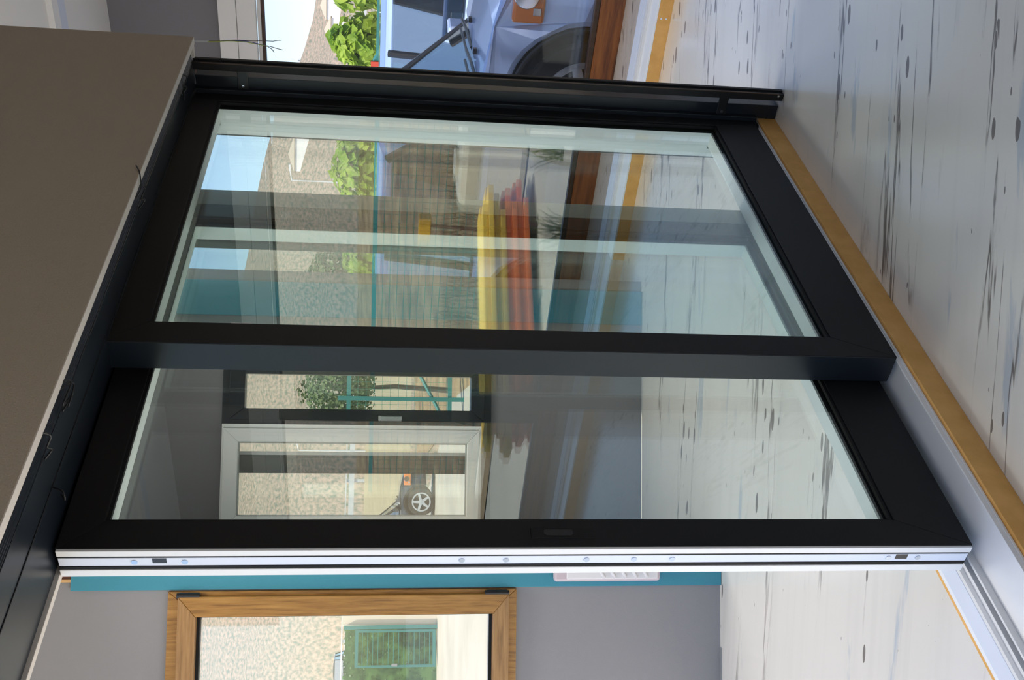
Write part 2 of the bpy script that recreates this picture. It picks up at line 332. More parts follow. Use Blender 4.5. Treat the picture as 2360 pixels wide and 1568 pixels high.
# ------------------------------------------------------------------ added fill light panels, out of view, brightening the area behind the door
def fill_panel(x, y, lab, w=5.6):
    t = empty('fill_panel', (x, y, 3.04), math.radians(42.3), label=lab, cat='lamp', group='added fill light panels behind the door')
    MB().ring((-.30, -.30, .30, .30), (-.275, -.275, .275, .275), -.030, -.001, 2).build('frame', 'shutter_white', t, .002)
    m_ = bpy.data.materials.get('fill_diffuser')
    if not m_:
        m_ = mat('fill_diffuser', (.9, .9, .9), .5); b_ = m_.node_tree.nodes['Principled BSDF']; b_.inputs['Emission Color'].default_value = (1, .97, .93, 1); b_.inputs['Emission Strength'].default_value = 1.5
    MB().box((-.275, -.275, -.018), (.275, .275, -.004)).build('diffuser', m_, t)
    l = bpy.data.lights.new('fill_light', 'AREA'); l.shape = 'SQUARE'; l.size = .5; l.energy = w; l.color = (1, .96, .90); l.spread = math.radians(115)
    o = bpy.data.objects.new('fill_light', l); COL.objects.link(o); o.parent = t; o.location = (0, 0, -.035)
fill_panel(-2.65, 2.15, 'added flat square fill light panel behind the door, nearest the oak window')
fill_panel(-2.75, 3.45, 'added flat square fill light panel behind the door, middle of the row')
fill_panel(-2.85, 4.75, 'added flat square fill light panel behind the door, nearest the facade')
# ------------------------------------------------------------------ sliding door
O = (-1.64, 2.0, 0.0)
def part(b, name, m, parent, bevel=.0015, smooth=False): return b.build(name, m, parent, bevel, smooth)
pl = empty('plinth', O, label='raw fibreboard plinth carrying the anthracite sliding door', cat='plinth')
part(MB(O).box((-1.90, .35, 0), (-1.59, 3.472, .068)), 'board', 'mdf', pl)
for py_, pz_ in ((3.43, .035),): part(MB(O).tube([(-1.588, py_, pz_), (-1.5895, py_, pz_)], .005, 12), 'screw', 'plastic_black', pl)
fr = empty('sliding_door_frame', O, label='anthracite frame with twin floor track holding both sliding glass leaves', cat='door frame')
part(MB(O).box((-1.88, .36, .0685), (-1.60, 3.44, .076)), 'sill', 'sill_alu', fr)
for xa, xb, hh, mm in ((-1.738, -1.731, .094, 'white_profile'), (-1.762, -1.755, .094, 'white_profile'), (-1.752, -1.741, .079, 'plastic_black'), (-1.80, -1.79, .088, 'white_profile'), (-1.86, -1.81, .082, 'blue_white'), (-1.606, -1.602, .088, 'sill_alu')):
    part(MB(O).box((xa, .36, .076), (xb, 3.40, hh)), 'track_rail', mm, fr, .0008)
part(MB(O).box((-1.59, 3.365, .08), (-1.668, 3.445, 2.085)), 'jamb', 'anthracite', fr)
part(MB(O).box((-1.575, 3.402, .08), (-1.60, 3.424, 2.085)), 'jamb_ridge', 'anthracite_smooth', fr)
part(MB(O).box((-1.672, 3.328, .08), (-1.705, 3.445, 2.085)), 'jamb_cover', 'spacer', fr)
part(MB(O).box((-1.7055, 3.326, .08), (-1.709, 3.445, 2.085)), 'jamb_edge', 'black_gasket', fr)
hd = MB(O); hd.box((-1.49, .30, 2.087), (-1.742, 3.445, 2.16)); part(hd, 'head', 'anthracite_smooth', fr)
part(MB(O).box((-1.575, .30, 2.0855), (-1.578, 3.44, 2.0875)), 'head_seam', 'black_gasket', fr, 0)
MBk = MB(O)
for i in range(6): MBk.box((-1.436 - i * .009, .30, 2.086 - .0015 * (i % 2)), (-1.441 - i * .009, 3.44, 2.11))
# bulkhead
bk = empty('bulkhead', (-1.58, 2.0, 2.08), label='large beige plaster bulkhead hanging from the ceiling over the sliding door', cat='bulkhead')
Ob = (-1.58, 2.0, 2.08)
part(MB(Ob).box((-1.405, -.2, 2.081), (-1.4065, 3.437, 3.038)), 'front_face', 'plaster', bk, 0)
part(MB(Ob).box((-1.4065, -.2, 2.079), (-1.431, 3.437, 3.038)), 'front_board', 'plaster_edge', bk, .001)
part(MB(Ob).box((-1.746, -.2, 2.079), (-1.764, 3.437, 3.038)), 'back_board', 'plaster_edge', bk, .001)
part(MB(Ob).box((-1.431, 3.421, 2.081), (-1.474, 3.437, 3.038)), 'end_board', 'plaster_edge', bk, .001)
# roller shutter with its guide
ro = empty('roller_shutter', (-1.55, 3.43, 0), label='black roller shutter rolled up over the door with its tall right guide', cat='shutter'); Or = (-1.55, 3.43, 0)
s_ = MB(Or)
for i in range(6):
    xx = -1.437 - i * .0092
    s_.tube([(xx, -.2, 2.090), (xx, 3.40, 2.090)], .0038, 6)
part(s_, 'slat_bundle', 'anthracite_smooth', ro, 0)
part(MB(Or).box((-1.434, -.2, 2.093), (-1.49, 3.40, 2.12)), 'slat_recess', 'black_gasket', ro)
part(MB(Or).box((-1.535, 3.425, .003), (-1.5885, 3.50, 2.085)), 'guide_channel', 'anthracite_smooth', ro)
rl = MB(Or).box((-1.482, 3.405, .001), (-1.508, 3.425, 2.088)); part(rl, 'guide_rail', 'anthracite', ro)
part(MB(Or).box((-1.476, 3.425, .001), (-1.506, 3.440, 2.088)), 'guide_lip', 'anthracite', ro)
part(MB(Or).box((-1.480, 3.4035, .02), (-1.483, 3.4065, 2.06)), 'rail_groove', 'mustard' if 0 else 'brown_post', ro, 0)
for z_ in (1.925, .215):
    k_ = part(MB(Or).box((-1.50, 3.418, z_ - .018), (-1.60, 3.4235, z_ + .018)), 'bracket', 'plastic_black', ro)
    part(MB(Or).tube([(-1.565, 3.414, z_), (-1.565, 3.419, z_)], .005, 12), 'bracket_screw', 'chrome', k_, 0)
part(MB(Or).tube([(-1.488, 3.4045, .022), (-1.488, 3.4, .022)], .004, 10), 'end_screw', 'chrome', ro, 0)
# leaves
def leaf_door(name, label, x_front, ya, yb, z0, z1, gy0, gy1, gz0, gz1, right_strip=0):
    L = empty(name, (x_front - .04, (ya + yb) / 2, z0), label=label, cat='door', group='leaves of the sliding door'); Q = (x_front - .04, (ya + yb) / 2, z0)
    xf, xb = x_front, x_front - .080
    part(MB(Q).prism([(ya, z0), (ya, z1), (gy0, gz1), (gy0, gz0)], 0, xb, xf), 'left_stile', 'anthracite', L)
    part(MB(Q).prism([(yb, z0), (yb, z1), (gy1, gz1), (gy1, gz0)], 0, xb, xf), 'right_stile', 'anthracite', L)
    part(MB(Q).prism([(ya, z0), (yb, z0), (gy1, gz0), (gy0, gz0)], 0, xb, xf), 'bottom_rail', 'anthracite', L)
    part(MB(Q).prism([(ya, z1), (yb, z1), (gy1, gz1), (gy0, gz1)], 0, xb, xf), 'top_rail', 'anthracite', L)
    part(MB(Q).ring((gy0, gz0, gy1, gz1), (gy0 + .006, gz0 + .008, gy1 - .008, gz1 - .008), xf - .014, xf - .004), 'front_gasket', 'black_gasket', L, 0)
    ins = .030
    inr = (gy0 + .020, gz0 + .024, gy1 - ins, gz1 - .006)
    mid = (inr[0] - .002, inr[1] - .006, inr[2] + .002, inr[3] + .002)
    part(MB(Q).ring(mid, inr, xf - (.0690 if x_front > -1.6 else .0625), xf - .0195), 'glazing_spacer', 'spacer', L, 0)
    part(MB(Q).ring((gy0, gz0, gy1, gz1), mid, xf - .0625, xf - .0195), 'edge_seal', 'black_gasket', L, 0)
    if x_front > -1.6: part(MB(Q).box((xf - .0686, inr[2], inr[1]), (xf - .082, inr[2] + .01, inr[3])), 'back_bead', 'spacer', L, 0)
    part(MB(Q).box((xf - .014, gy0, gz0), (xf - .019, gy1, gz1)), 'front_pane', 'door_glass', L, 0)
    part(MB(Q).box((xf - .063, gy0, gz0), (xf - .068, gy1, gz1)), 'back_pane', 'door_glass', L, 0)
    return L, Q
LA, QA = leaf_door('sliding_door_leaf', 'anthracite glass leaf on the front track, nearest the black roller shutter guide', -1.590, 2.015, 3.37, .090, 2.095, 2.095, 3.352, .247, 2.002)
# the near face of the interlock stile is a smooth grey-blue plate
part(MB(QA).box((-1.592, 2.0135, .092), (-1.672, 2.0155, 2.09)), 'edge_plate', 'anthracite_smooth', LA)
mk_ = part(MB(QA).box((-1.6035, 2.112, 1.760), (-1.6038, 2.1165, 1.812)), 'maker_mark', 'white_profile', LA, 0); part(MB(QA).box((-1.6035, 2.1065, 1.776), (-1.6038, 2.109, 1.797)), 'maker_mark_line', 'white_profile', mk_, 0)
LB, QB = leaf_door('sliding_door_leaf', 'anthracite glass leaf on the rear track, with white edge profiles and a recessed pull', -1.675, 1.447, 2.892, .110, 2.080, 1.522, 2.735, .268, 1.998)
part(MB(QB).box((-1.6745, 2.805, .13), (-1.6735, 2.891, 2.07)), 'interlock_strip', 'grey_strip', LB, 0)
# edge facing the camera side: white / black / white channel / black / white
ed = [(-1.632 - .045, -1.6935, 1.441, 'white_profile', 'edge_profile'), (-1.6965, -1.7015, 1.4445, 'black_gasket', 'edge_seal'), (-1.7015, -1.7255, 1.4440, 'blue_white', 'lock_channel'), (-1.7255, -1.7335, 1.4425, 'black_gasket', 'edge_seal'), (-1.7335, -1.7530, 1.440, 'white_profile', 'edge_profile')]
for xa, xb_, yy, mm, nn in ed: part(MB(QB).box((xa, yy, .112), (xb_, 1.449, 2.078)), nn, mm, LB, .001)
for z_ in (1.93, 1.83, 1.26, 1.165, .99, .885, .80, .30, .23):
    part(MB(QB).tube([(-1.7135, 1.4445, z_), (-1.7135, 1.4425, z_)], .0065, 12), 'channel_screw', 'screw_blue', LB, 0)
for z_ in (1.88, .27): part(MB(QB).box((-1.7025, 1.4432, z_ - .014), (-1.7165, 1.445, z_ + .014)), 'locking_hole', 'plastic_black', LB, 0)
hp = part(MB(QB).box((-1.6735, 1.470, .975), (-1.676, 1.500, 1.112)), 'pull_plate', 'black_gasket', LB, .001)
cup = MB(QB); cup.prism([(1.4765, 1.025), (1.4765, 1.078), (1.481, 1.083), (1.4915, 1.083), (1.4935, 1.078), (1.4935, 1.025), (1.4915, 1.02), (1.481, 1.02)], 0, -1.6733, -1.6725)
part(cup, 'pull_recess', 'plastic_black', hp, 0)
# cables
def wire(name, pts, r, m, parent, off): 
    P = [Vector(p) for p in pts]; out = []
    for i in range(len(P) - 1):
        p0, p1, p2, p3 = P[max(i - 1, 0)], P[i], P[i + 1], P[min(i + 2, len(P) - 1)]
        for t in range(6):
            t /= 6; out.append(.5 * ((2 * p1) + (p2 - p0) * t + (2 * p0 - 5 * p1 + 4 * p2 - p3) * t * t + (3 * p1 - p0 - 3 * p2 + p3) * t ** 3))
    out.append(P[-1]); return part(MB(off).tube(out, r, 6), name, m, parent, 0, True)
wc = (-1.42, 3.44, 2.06); wr = empty('wiring_tail', wc, label='thin three-core cable tail sticking down from the bulkhead corner', cat='cable')
def wp(x, y, dz=0): # plane x=-1.42 near the bulkhead corner
    return (-1.42 + dz, 3.44 + (93 - y) / 2382 * 4.6, 2.06 - (x - 450) / 2382 * 3.75)
wire('sheath', [(-1.42, 3.435, 2.10), wp(455, 93), wp(468, 92)], .0028, 'plastic_grey', wr, wc)
wire('brown_core', [wp(466, 93), wp(490, 88), wp(508, 83), wp(530, 79.5), wp(558, 80), wp(574, 77), wp(600, 76)], .0012, 'wire_brown', wr, wc)
wire('blue_core', [wp(466, 92), wp(485, 89), wp(510, 84), wp(540, 82.5), wp(560, 87), wp(580, 95), wp(598, 100)], .0012, 'wire_blue', wr, wc)
wire('green_core', [wp(466, 94), wp(485, 91), wp(510, 86), wp(540, 86), wp(560, 91), wp(580, 96), wp(592, 101)], .0012, 'wire_green', wr, wc)
wire('bare_tip', [wp(600, 76), wp(610, 71), wp(618, 69)], .0016, 'wire_tip', wr, wc); wire('bare_tip', [wp(598, 100), wp(612, 107), wp(624, 112)], .0016, 'wire_tip', wr, wc); wire('bare_tip', [wp(592, 101), wp(602, 112), wp(608, 124)], .0016, 'wire_tip', wr, wc)
def tie(y0, lab, loopy, big=1.):
    c = (-1.43, y0, 2.085); t = empty('cable_tie', c, label=lab, cat='cable tie')
    wire('loop', [(-1.425, y0, 2.088), (-1.44, y0 + .012 * big, 2.068), (-1.46, y0 - .01 * big, 2.075), (-1.478, y0 + .014 * big, 2.072), (-1.495, y0 - .004, 2.086)], .0022, 'plastic_black', t, c)
    wire('tail', loopy, .0020, 'plastic_black', t, c)
tie(3.18, 'thin black cable tie round the rolled shutter near the wiring tail', [(-1.43, 3.18, 2.086), (-1.46, 3.17, 2.078), (-1.52, 3.19, 2.083)])
tie(2.47, 'black cable tie with a raised tail on the middle of the shutter', [(-1.45, 2.45, 2.084), (-1.43, 2.46, 2.072), (-1.405, 2.50, 2.08), (-1.40, 2.53, 2.094)])
tie(1.66, 'bunched black cable tie on the shutter above the stile between leaves', [(-1.44, 1.66, 2.086), (-1.455, 1.70, 2.068), (-1.475, 1.65, 2.070), (-1.49, 1.71, 2.078)], 2.4)
tie(1.52, 'small curled black cable tie hanging under the door head', [(-1.575, 1.52, 2.086), (-1.565, 1.50, 2.060), (-1.58, 1.49, 2.055), (-1.59, 1.515, 2.07)], .5)
# second track parallel to the facade
st = empty('floor_track', (0, 5.06, 0), label='low white floor track on a fibreboard plinth along the facade', cat='track'); Os = (0, 5.06, 0)
part(MB(Os).box((-3.3, 5.06, 0), (3.2, 5.42, .068)), 'board', 'mdf', st)
part(MB(Os).box((-3.3, 5.061, .0685), (3.2, 5.40, .0785)), 'sill', 'sill_alu', st)
for ya_, yb_, m_ in ((5.20, 5.215, 'white_profile'), (5.24, 5.255, 'white_profile'), (5.28, 5.40, 'blue_white')): part(MB(Os).box((-3.3, ya_, .0785), (3.2, yb_, .088)), 'track_rail', m_, st, .001)
for dz in (.024, .050): part(MB(Os).tube([(-1.83, 5.0605, dz), (-1.83, 5.0585, dz)], .005, 10), 'screw', 'steel', st, 0)
# spotlight under the eave
sp = empty('spotlight', (-4.12, 6.5, 3.0), label='black cylindrical spotlight under the eave outside the tall window', cat='lamp'); Op = (-4.12, 6.5, 3.0)
part(MB(Op).tube([(-4.05, 6.5, 3.04), (-4.06, 6.5, 2.92)], .012, 10), 'arm', 'plastic_black', sp, 0)
part(MB(Op).tube([(-4.07, 6.52, 2.93), (-4.13, 6.48, 2.80)], .055, 24), 'body', 'plastic_black', sp, 0)
part(MB(Op).tube([(-4.130, 6.48, 2.80), (-4.1404, 6.4732, 2.778)], .056, 24), 'rim', 'plastic_grey', sp, 0)
#@OUTSIDE
GZ = -.32
def gp(b, name, m, kind='structure'): return b.build(name, m, kind=kind)
MB().box((-60, -40, GZ - .05), (60, 11.2, GZ)).build('ground', 'concrete', kind='structure')
b = bmesh.new(); N, Mr = 140, 46
rs = [0, 16, 22, 30, 40, 55, 70, 90, 110, 140, 170, 210, 250, 300, 340, 380, 420, 460, 500, 540, 580, 620, 650, 700, 800]
import mathutils
def elev(az):   # ridge height seen from the room, az measured from +y towards -x in degrees
    P = [(-90, .13), (-40, .115), (-20, .10), (0, .06), (19.8, .0575), (23.1, .069), (26.9, .096), (29.7, .1105), (34.7, .127), (53, .153), (62, .162), (100, .15), (120, .1)]
    for (a0, e0), (a1, e1) in zip(P, P[1:]):
        if a0 <= az <= a1: return e0 + (e1 - e0) * (az - a0) / (a1 - a0)
    return .1
def terr(az, r):
    t = math.radians(az); far = max(0, min(1, (r - 60) / 560)); top = 1.45 + elev(az) * 620
    z = GZ - .02 + (top - GZ) * far ** 1.15 if r <= 620 else top * (1 - (r - 620) / 500)
    return z + mathutils.noise.fractal(Vector((math.sin(t) * r, math.cos(t) * r, 0)) * .010, 1., 2., 5) * min(1, max(0, (r - 90) / 300)) * 6
grid = []; uvl = b.loops.layers.uv.new('slope'); uvd = {}
for i in range(N + 1):
    az = -90 + 210 * i / N; t = math.radians(az); row = []
    for r in rs:
        if r == 0: r = 14.
        z = terr(az, r)
        row.append(b.verts.new((-math.sin(t) * r, math.cos(t) * r, z))); uvd[row[-1]] = (t * 420, r * .14)
    grid.append(row)
for A_, B_ in zip(grid, grid[1:]):
    for j in range(len(rs) - 1): 
        fc = b.faces.new((A_[j], A_[j + 1], B_[j + 1], B_[j]))
        for lp_ in fc.loops: lp_[uvl].uv = uvd[lp_.vert]
hm = MB(); hm.b.free(); hm.b = b; o = hm.build('hillside', 'hill', kind='structure', smooth=True)
# yard ground beyond: concrete to the left, dry earth straight ahead
MB().prism([(-60, 11.2), (-9, 11.2), (-16.2, 18.5), (-31, 27.5), (-60, 24)], 2, GZ - .05, GZ + .001).build('ground_yard', 'concrete', kind='structure')
b = bmesh.new(); nx, ny = 90, 26; gr = []
for i in range(nx):
    row = []
    for j in range(ny):
        x = -30 + i * 65 / nx; y = 11.3 + j * 1.1
        h = mathutils.noise.fractal(Vector((x, y, 0)) * .7, 1., 2., 4) * .12 + (max(0, y - 12.) * .10 if x > -6 else max(0, y - 14) * .03)
        row.append(b.verts.new((x, y + max(0, -x - 9) * 0.9, GZ + max(0, h) * min(1, j / 2))))
    gr.append(row)
for i in range(nx - 1):
    for j in range(ny - 1): b.faces.new((gr[i][j], gr[i + 1][j], gr[i + 1][j + 1], gr[i][j + 1]))
hm = MB(); hm.b.free(); hm.b = b; hm.build('ground_bank', 'dirt', kind='structure', smooth=True)
MB().box((-9, 11.82, GZ), (9, 11.93, GZ + .10)).build('kerb', 'block_wall', kind='structure')
# dry brush on the bank: nobody could count the stems
def tuft(bm, c, h, n, w, lean=.5):
    for i in range(n):
        a_ = random.uniform(0, 6.283); l_ = random.uniform(.1, lean) * h; hh = h * random.uniform(.5, 1.1)
        p0 = c + Vector((random.uniform(-w, w), random.uniform(-w, w), 0)); d = Vector((math.cos(a_), math.sin(a_), 0)); s = Vector((-d.y, d.x, 0)) * .006 * (1 + h)
        p1 = p0 + d * l_ * .4 + Vector((0, 0, hh * .6)); p2 = p0 + d * l_ + Vector((0, 0, hh))
        v = [bm.verts.new(q) for q in (p0 - s, p0 + s, p1 + s * .7, p1 - s * .7, p2)]
        bm.faces.new(v[:4]); bm.faces.new((v[3], v[2], v[4]))
br = MB()
for i in range(900):
    x = random.uniform(-8, 9); y = random.uniform(12.4, 16); tuft(br.b, Vector((x, y, GZ + max(0, (y - 12) * .10))), random.uniform(.12, .5), 5, .12)
o = br.build('dry_grass', 'dry_brush'); tag(o, 'brown dry grass and brush covering the bank behind the fence', 'grass', kind='stuff')
for k_, (cx, cy, n_, lab) in enumerate(((1.45, 9.0, 26, 'green grass tuft growing at the edge of the pale paving near the cars'), (1.75, 8.1, 34, 'taller green grass tuft at the paving edge before the stacked boards'))):
    t_ = MB((cx, cy, GZ)); tuft(t_.b, Vector((0, 0, 0)), .42, n_, .08, .9); o = t_.build('grass_tuft', 'grass'); o.location = (cx, cy, GZ); tag(o, lab, 'grass')
# fence
def mesh_panel(xa, xb, y, z0, z1):
    m_ = MB((xa, y, GZ)); zz = z0
    while zz < z1: m_.box((xa, y - .003, zz), (xb, y + .003, zz + .006)); zz += .10
    xx = xa
    while xx < xb: m_.box((xx, y - .003, z0), (xx + .005, y + .003, z1)); xx += .20
    return m_
FP = [-9.3 + 2.3 * i for i in range(9)]
for i, (xa, xb) in enumerate(zip(FP, FP[1:])):
    side = ['leftmost', 'second from left', 'third from left', 'fourth from left', 'fourth from right', 'third from right', 'second from right', 'rightmost'][i]
    fe = empty('fence_panel', (xa, 12, GZ), label='green wire mesh fence panel with teal top rail, %s along the yard' % side, cat='fence', group='mesh fence panels')
    mesh_panel(xa, xb, 12, GZ + .1, 1.49).build('wire_mesh', 'fence_wire', fe)
    MB((xa, 12, GZ)).box((xa, 11.97, 1.47), (xb - .002, 12.03, 1.53)).build('top_rail', 'teal_paint', fe)
    MB((xa, 12, GZ)).box((xa, 11.965, GZ), (xa + .06, 12.035, 1.47)).build('post', 'teal_paint', fe)
# teal gate with sloping brace, right of the cars
gt = empty('sliding_gate', (-5.0, 11.2, GZ), label='teal steel gate frame with a sloping brace behind the blue car', cat='gate'); Og = (-5.0, 11.2, GZ)
part(MB(Og).box((-7.4, 11.15, 1.02), (-4.72, 11.25, 1.16)), 'upper_rail', 'teal_paint', gt); part(MB(Og).box((-7.4, 11.15, GZ + .05), (-4.72, 11.25, -.1)), 'lower_rail', 'teal_paint', gt)
part(MB(Og).box((-5.02, 11.14, GZ), (-4.72, 11.26, 1.52)), 'end_post', 'teal_paint', gt)
part(MB(Og).prism([(-5.0, 1.52), (-4.72, 1.56), (-3.2, .70), (-3.2, .58), (-4.8, 1.42)], 1, 11.12, 11.22), 'brace', 'teal_paint', gt)
part(MB(Og).box((-4.78, 11.08, 1.46), (-4.70, 11.11, 1.58)), 'red_cap', 'red_paint', gt)
# vines
def leaf_cloud(name, c, rad, n, size, m, label, cat, group=None, trunk=None):
    t_ = empty(name, (c[0], c[1], GZ), label=label, cat=cat, group=group); Q = (c[0], c[1], GZ); f_ = MB(Q)
    for i in range(n):
        while True:
            p = Vector((random.uniform(-1, 1), random.uniform(-1, 1), random.uniform(-1, 1)))
            if .35 < p.length < 1 and random.random() < p.length: break
        wob = 1 + .28 * mathutils.noise.noise(p.normalized() * 2.2 + Vector(c))
        q = Vector(c) + Vector((p.x * rad[0], p.y * rad[1], p.z * rad[2])) * wob
        nrm = (p + Vector((random.uniform(-.7, .7), random.uniform(-.7, .7), random.uniform(-.3, .8)))).normalized(); u = nrm.orthogonal().normalized(); u.rotate(mathutils.Quaternion(nrm, random.uniform(0, 6.28))); w = nrm.cross(u); s = size * random.uniform(.6, 1.25)
        vv = [f_.b.verts.new(q - f_.off + d) for d in (-u * s, -w * s * .75 - u * .2 * s + nrm * .15 * s, u * s * .95, w * s * .75 - u * .2 * s + nrm * .15 * s)]
        f_.b.faces.new((vv[0], vv[1], vv[2])); f_.b.faces.new((vv[0], vv[2], vv[3]))
    f_.build('foliage', m, t_)
    tk = MB(Q); tr_ = trunk or .04
    tk.tube([(c[0], c[1], GZ), (c[0] + .1, c[1], (c[2] + GZ) / 2), (c[0], c[1], c[2])], tr_, 8, tr_ * .5)
    for i in range(5): tk.tube([(c[0], c[1], c[2] - rad[2] * .5), (c[0] + random.uniform(-.6, .6) * rad[0], c[1] + random.uniform(-.5, .5) * rad[1], c[2] + random.uniform(-.2, .6) * rad[2])], tr_ * .5, 6, tr_ * .15)
    tk.build('stem', 'bark', t_)
VL = [((-4.25, 12.6, 1.70), (.42, .45, .50), 'lime green grapevine on the fence, rightmost of the vines'), ((-5.22, 12.9, 1.62), (.36, .35, .50), 'lime green grapevine spilling over the teal gate post'), ((-6.85, 12.6, 1.62), (.55, .4, .50), 'lime green grapevine seen through the clear strip of the front door leaf'), ((-8.45, 12.9, 1.62), (.50, .35, .36), 'lime green grapevine seen left of the brown window post')]
for c_, r_, lab in VL: leaf_cloud('grapevine', c_, r_, 900, .085, 'leaf_lime', lab, 'vine', 'grapevines along the mesh fence')
# olive trees
leaf_cloud('olive_tree', (-13.7, 19.8, 2.25), (.95, .95, .85), 2600, .06, 'leaf_olive', 'round grey-green olive tree seen through the front door leaf', 'tree', None, .07)
leaf_cloud('olive_tree', (-15.75, 18.35, 2.3), (.95, .9, .85), 2600, .06, 'leaf_olive', 'round olive tree seen through the narrow pane of the far window', 'tree', None, .07)
# stacked boards
BA = math.radians(-62)
bdir = Vector((math.cos(BA), math.sin(BA), 0)); bnor = Vector((-bdir.y, bdir.x, 0))
for lay in range(8):
    z0_ = -.225 + lay * .066; m_ = ['board_red', 'board_red', 'board_red', 'board_red', 'board_ochre', 'board_ochre', 'board_yellow', 'board_yellow'][lay]
    for k_ in range(2):
        st0 = [.25, .0, .30, .12, .42, .20, .10, .35][lay] - .15 * k_
        p = Vector((2.50, 10.40, z0_)) + bdir * st0 + bnor * (k_ * .30 + (.02 if lay % 2 else 0))
        lab = '%s shuttering board in the outside stack, layer %s from below, %s row' % ({'board_red': 'red', 'board_ochre': 'ochre', 'board_yellow': 'yellow'}[m_], ['one', 'two', 'three', 'four', 'five', 'six', 'seven', 'eight'][lay], ['near', 'far'][k_])
        o = MB().box((0, 0, 0), (2.7, .285, .060)).build('shuttering_board', m_, bevel=.005); o.location = p; o.rotation_euler.z = BA; tag(o, lab, 'board', 'stack of painted boards')
for q_, wh in ((.5, 'far end'), (1.4, 'middle'), (2.3, 'end nearest the building')):
    o = MB().box((0, -.05, 0), (.12, .68, .090)).build('timber_bearer', 'board_dark'); o.location = Vector((2.50, 10.40, GZ)) + bdir * q_; o.rotation_euler.z = BA; tag(o, 'dark timber bearer under the stack of painted boards, at its %s' % wh, 'timber')
tk = empty('water_tank', (2.7, 10.45, GZ), label='cream plastic water tank lying behind the painted boards', cat='tank'); Ot = (2.7, 10.45, GZ)
part(MB(Ot).box((2.42, 11.05, GZ), (3.30, 11.75, .50)), 'body', 'tank_cream', tk, .09); part(MB(Ot).tube([(2.85, 11.4, .49), (2.85, 11.4, .55)], .17, 24), 'lid', 'tank_cream', tk, .01)
wb = empty('post_with_clamp', (3.55, 10.9, GZ), label='rusty post with a mustard clamp leaning beside the cream tank', cat='post')
part(MB((3.55, 10.9, GZ)).tube([(3.55, 10.9, GZ), (3.47, 10.9, .95)], .025, 8), 'shaft', 'rust', wb, 0); part(MB((3.55, 10.9, GZ)).box((3.35, 10.83, .82), (3.59, 10.97, .97)), 'clamp', 'mustard', wb, .01)
# block wall piece behind the fence
MB().box((-12.5, 15.4, GZ), (-9.5, 15.6, 1.35)).build('wall_yard', 'block_wall', kind='structure')
# hedge-covered pedestrian gate and hedge far left
hc = Vector((-21.0, 14.6, 0)); hdv = Vector((-.53, -.85, 0)).normalized(); ang = math.atan2(hdv.y, hdv.x)
hg = empty('hedge', (-23.5, 16.9, GZ), ang, label='clipped green ivy hedge screen beyond the oak window', cat='hedge')
hb = MB(); random.seed(3)
for i in range(12000):
    p = Vector((random.uniform(-.45, 6.5), random.uniform(-.10, .12), random.uniform(0, 2.45))); nrm = Vector((random.uniform(-.6, .6), random.choice((-1, 1)), random.uniform(-.3, .9))).normalized(); u = nrm.orthogonal().normalized(); w = nrm.cross(u); s = random.uniform(.022, .05)
    vv = [hb.b.verts.new(p + d) for d in (-u * s, -w * s * .7, u * s, w * s * .7)]; hb.b.faces.new(vv)
hb.build('foliage', 'leaf_hedge', hg); MB().box((-.43, -.08, 0), (6.5, .10, 2.42)).build('core', 'leaf_hedge', hg)
gg = empty('garden_gate', (-23.22, 17.16, GZ), ang, label='narrow teal pedestrian gate standing ahead of the ivy hedge', cat='gate')
MB().ring((.0, .05, .95, 2.15), (.06, .13, .89, 2.07), .34, .40, 1).build('gate_frame', 'teal_paint', gg); MB().box((-.12, .30, 0), (-.02, .40, 2.45)).build('gate_post', 'teal_paint', gg)
lv = MB()
for i in range(14): lv.box((.06, .36, .2 + i * .135), (.89, .38, .215 + i * .135))
lv.build('gate_bars', 'fence_wire', gg); MB().box((.86, .38, 1.05), (.93, .45, 1.2)).build('latch', 'steel', gg)
MB().box((-.9, 0, 0), (-.14, .3, 2.5)).build('gate_pier', 'block_wall', gg)
# teal yard gate seen through the far window
yg = empty('braced_gate', (-13.6, 15.7, GZ), math.radians(225), label='tall teal braced yard gate seen through the narrow far window pane', cat='gate')
for a0, a1, z0_, z1_, nm in ((-.7, -.58, 0, 2.75, 'gate_post'), (.05, .13, 0, 2.5, 'gate_post'), (.55, .67, 0, 2.6, 'gate_post')): MB().box((a0, 0, z0_), (a1, .08, z1_)).build(nm, 'teal_paint', yg)
MB().box((-.6, 0, 2.25), (.6, .06, 2.33)).build('gate_rail', 'teal_paint', yg); MB().box((-.6, 0, .25), (.6, .06, .33)).build('gate_rail', 'teal_paint', yg); MB().tube([(-.6, .03, 1.0), (.6, .03, .35)], .035, 8).build('gate_brace', 'teal_paint', yg)
mp_ = MB()
for i in range(12): mp_.box((-.6, .02, .35 + i * .16), (.6, .026, .356 + i * .16))
for i in range(8): mp_.box((-.55 + i * .15, .02, .3), (-.545 + i * .15, .026, 2.3))
mp_.build('wire_mesh', 'fence_wire', yg)
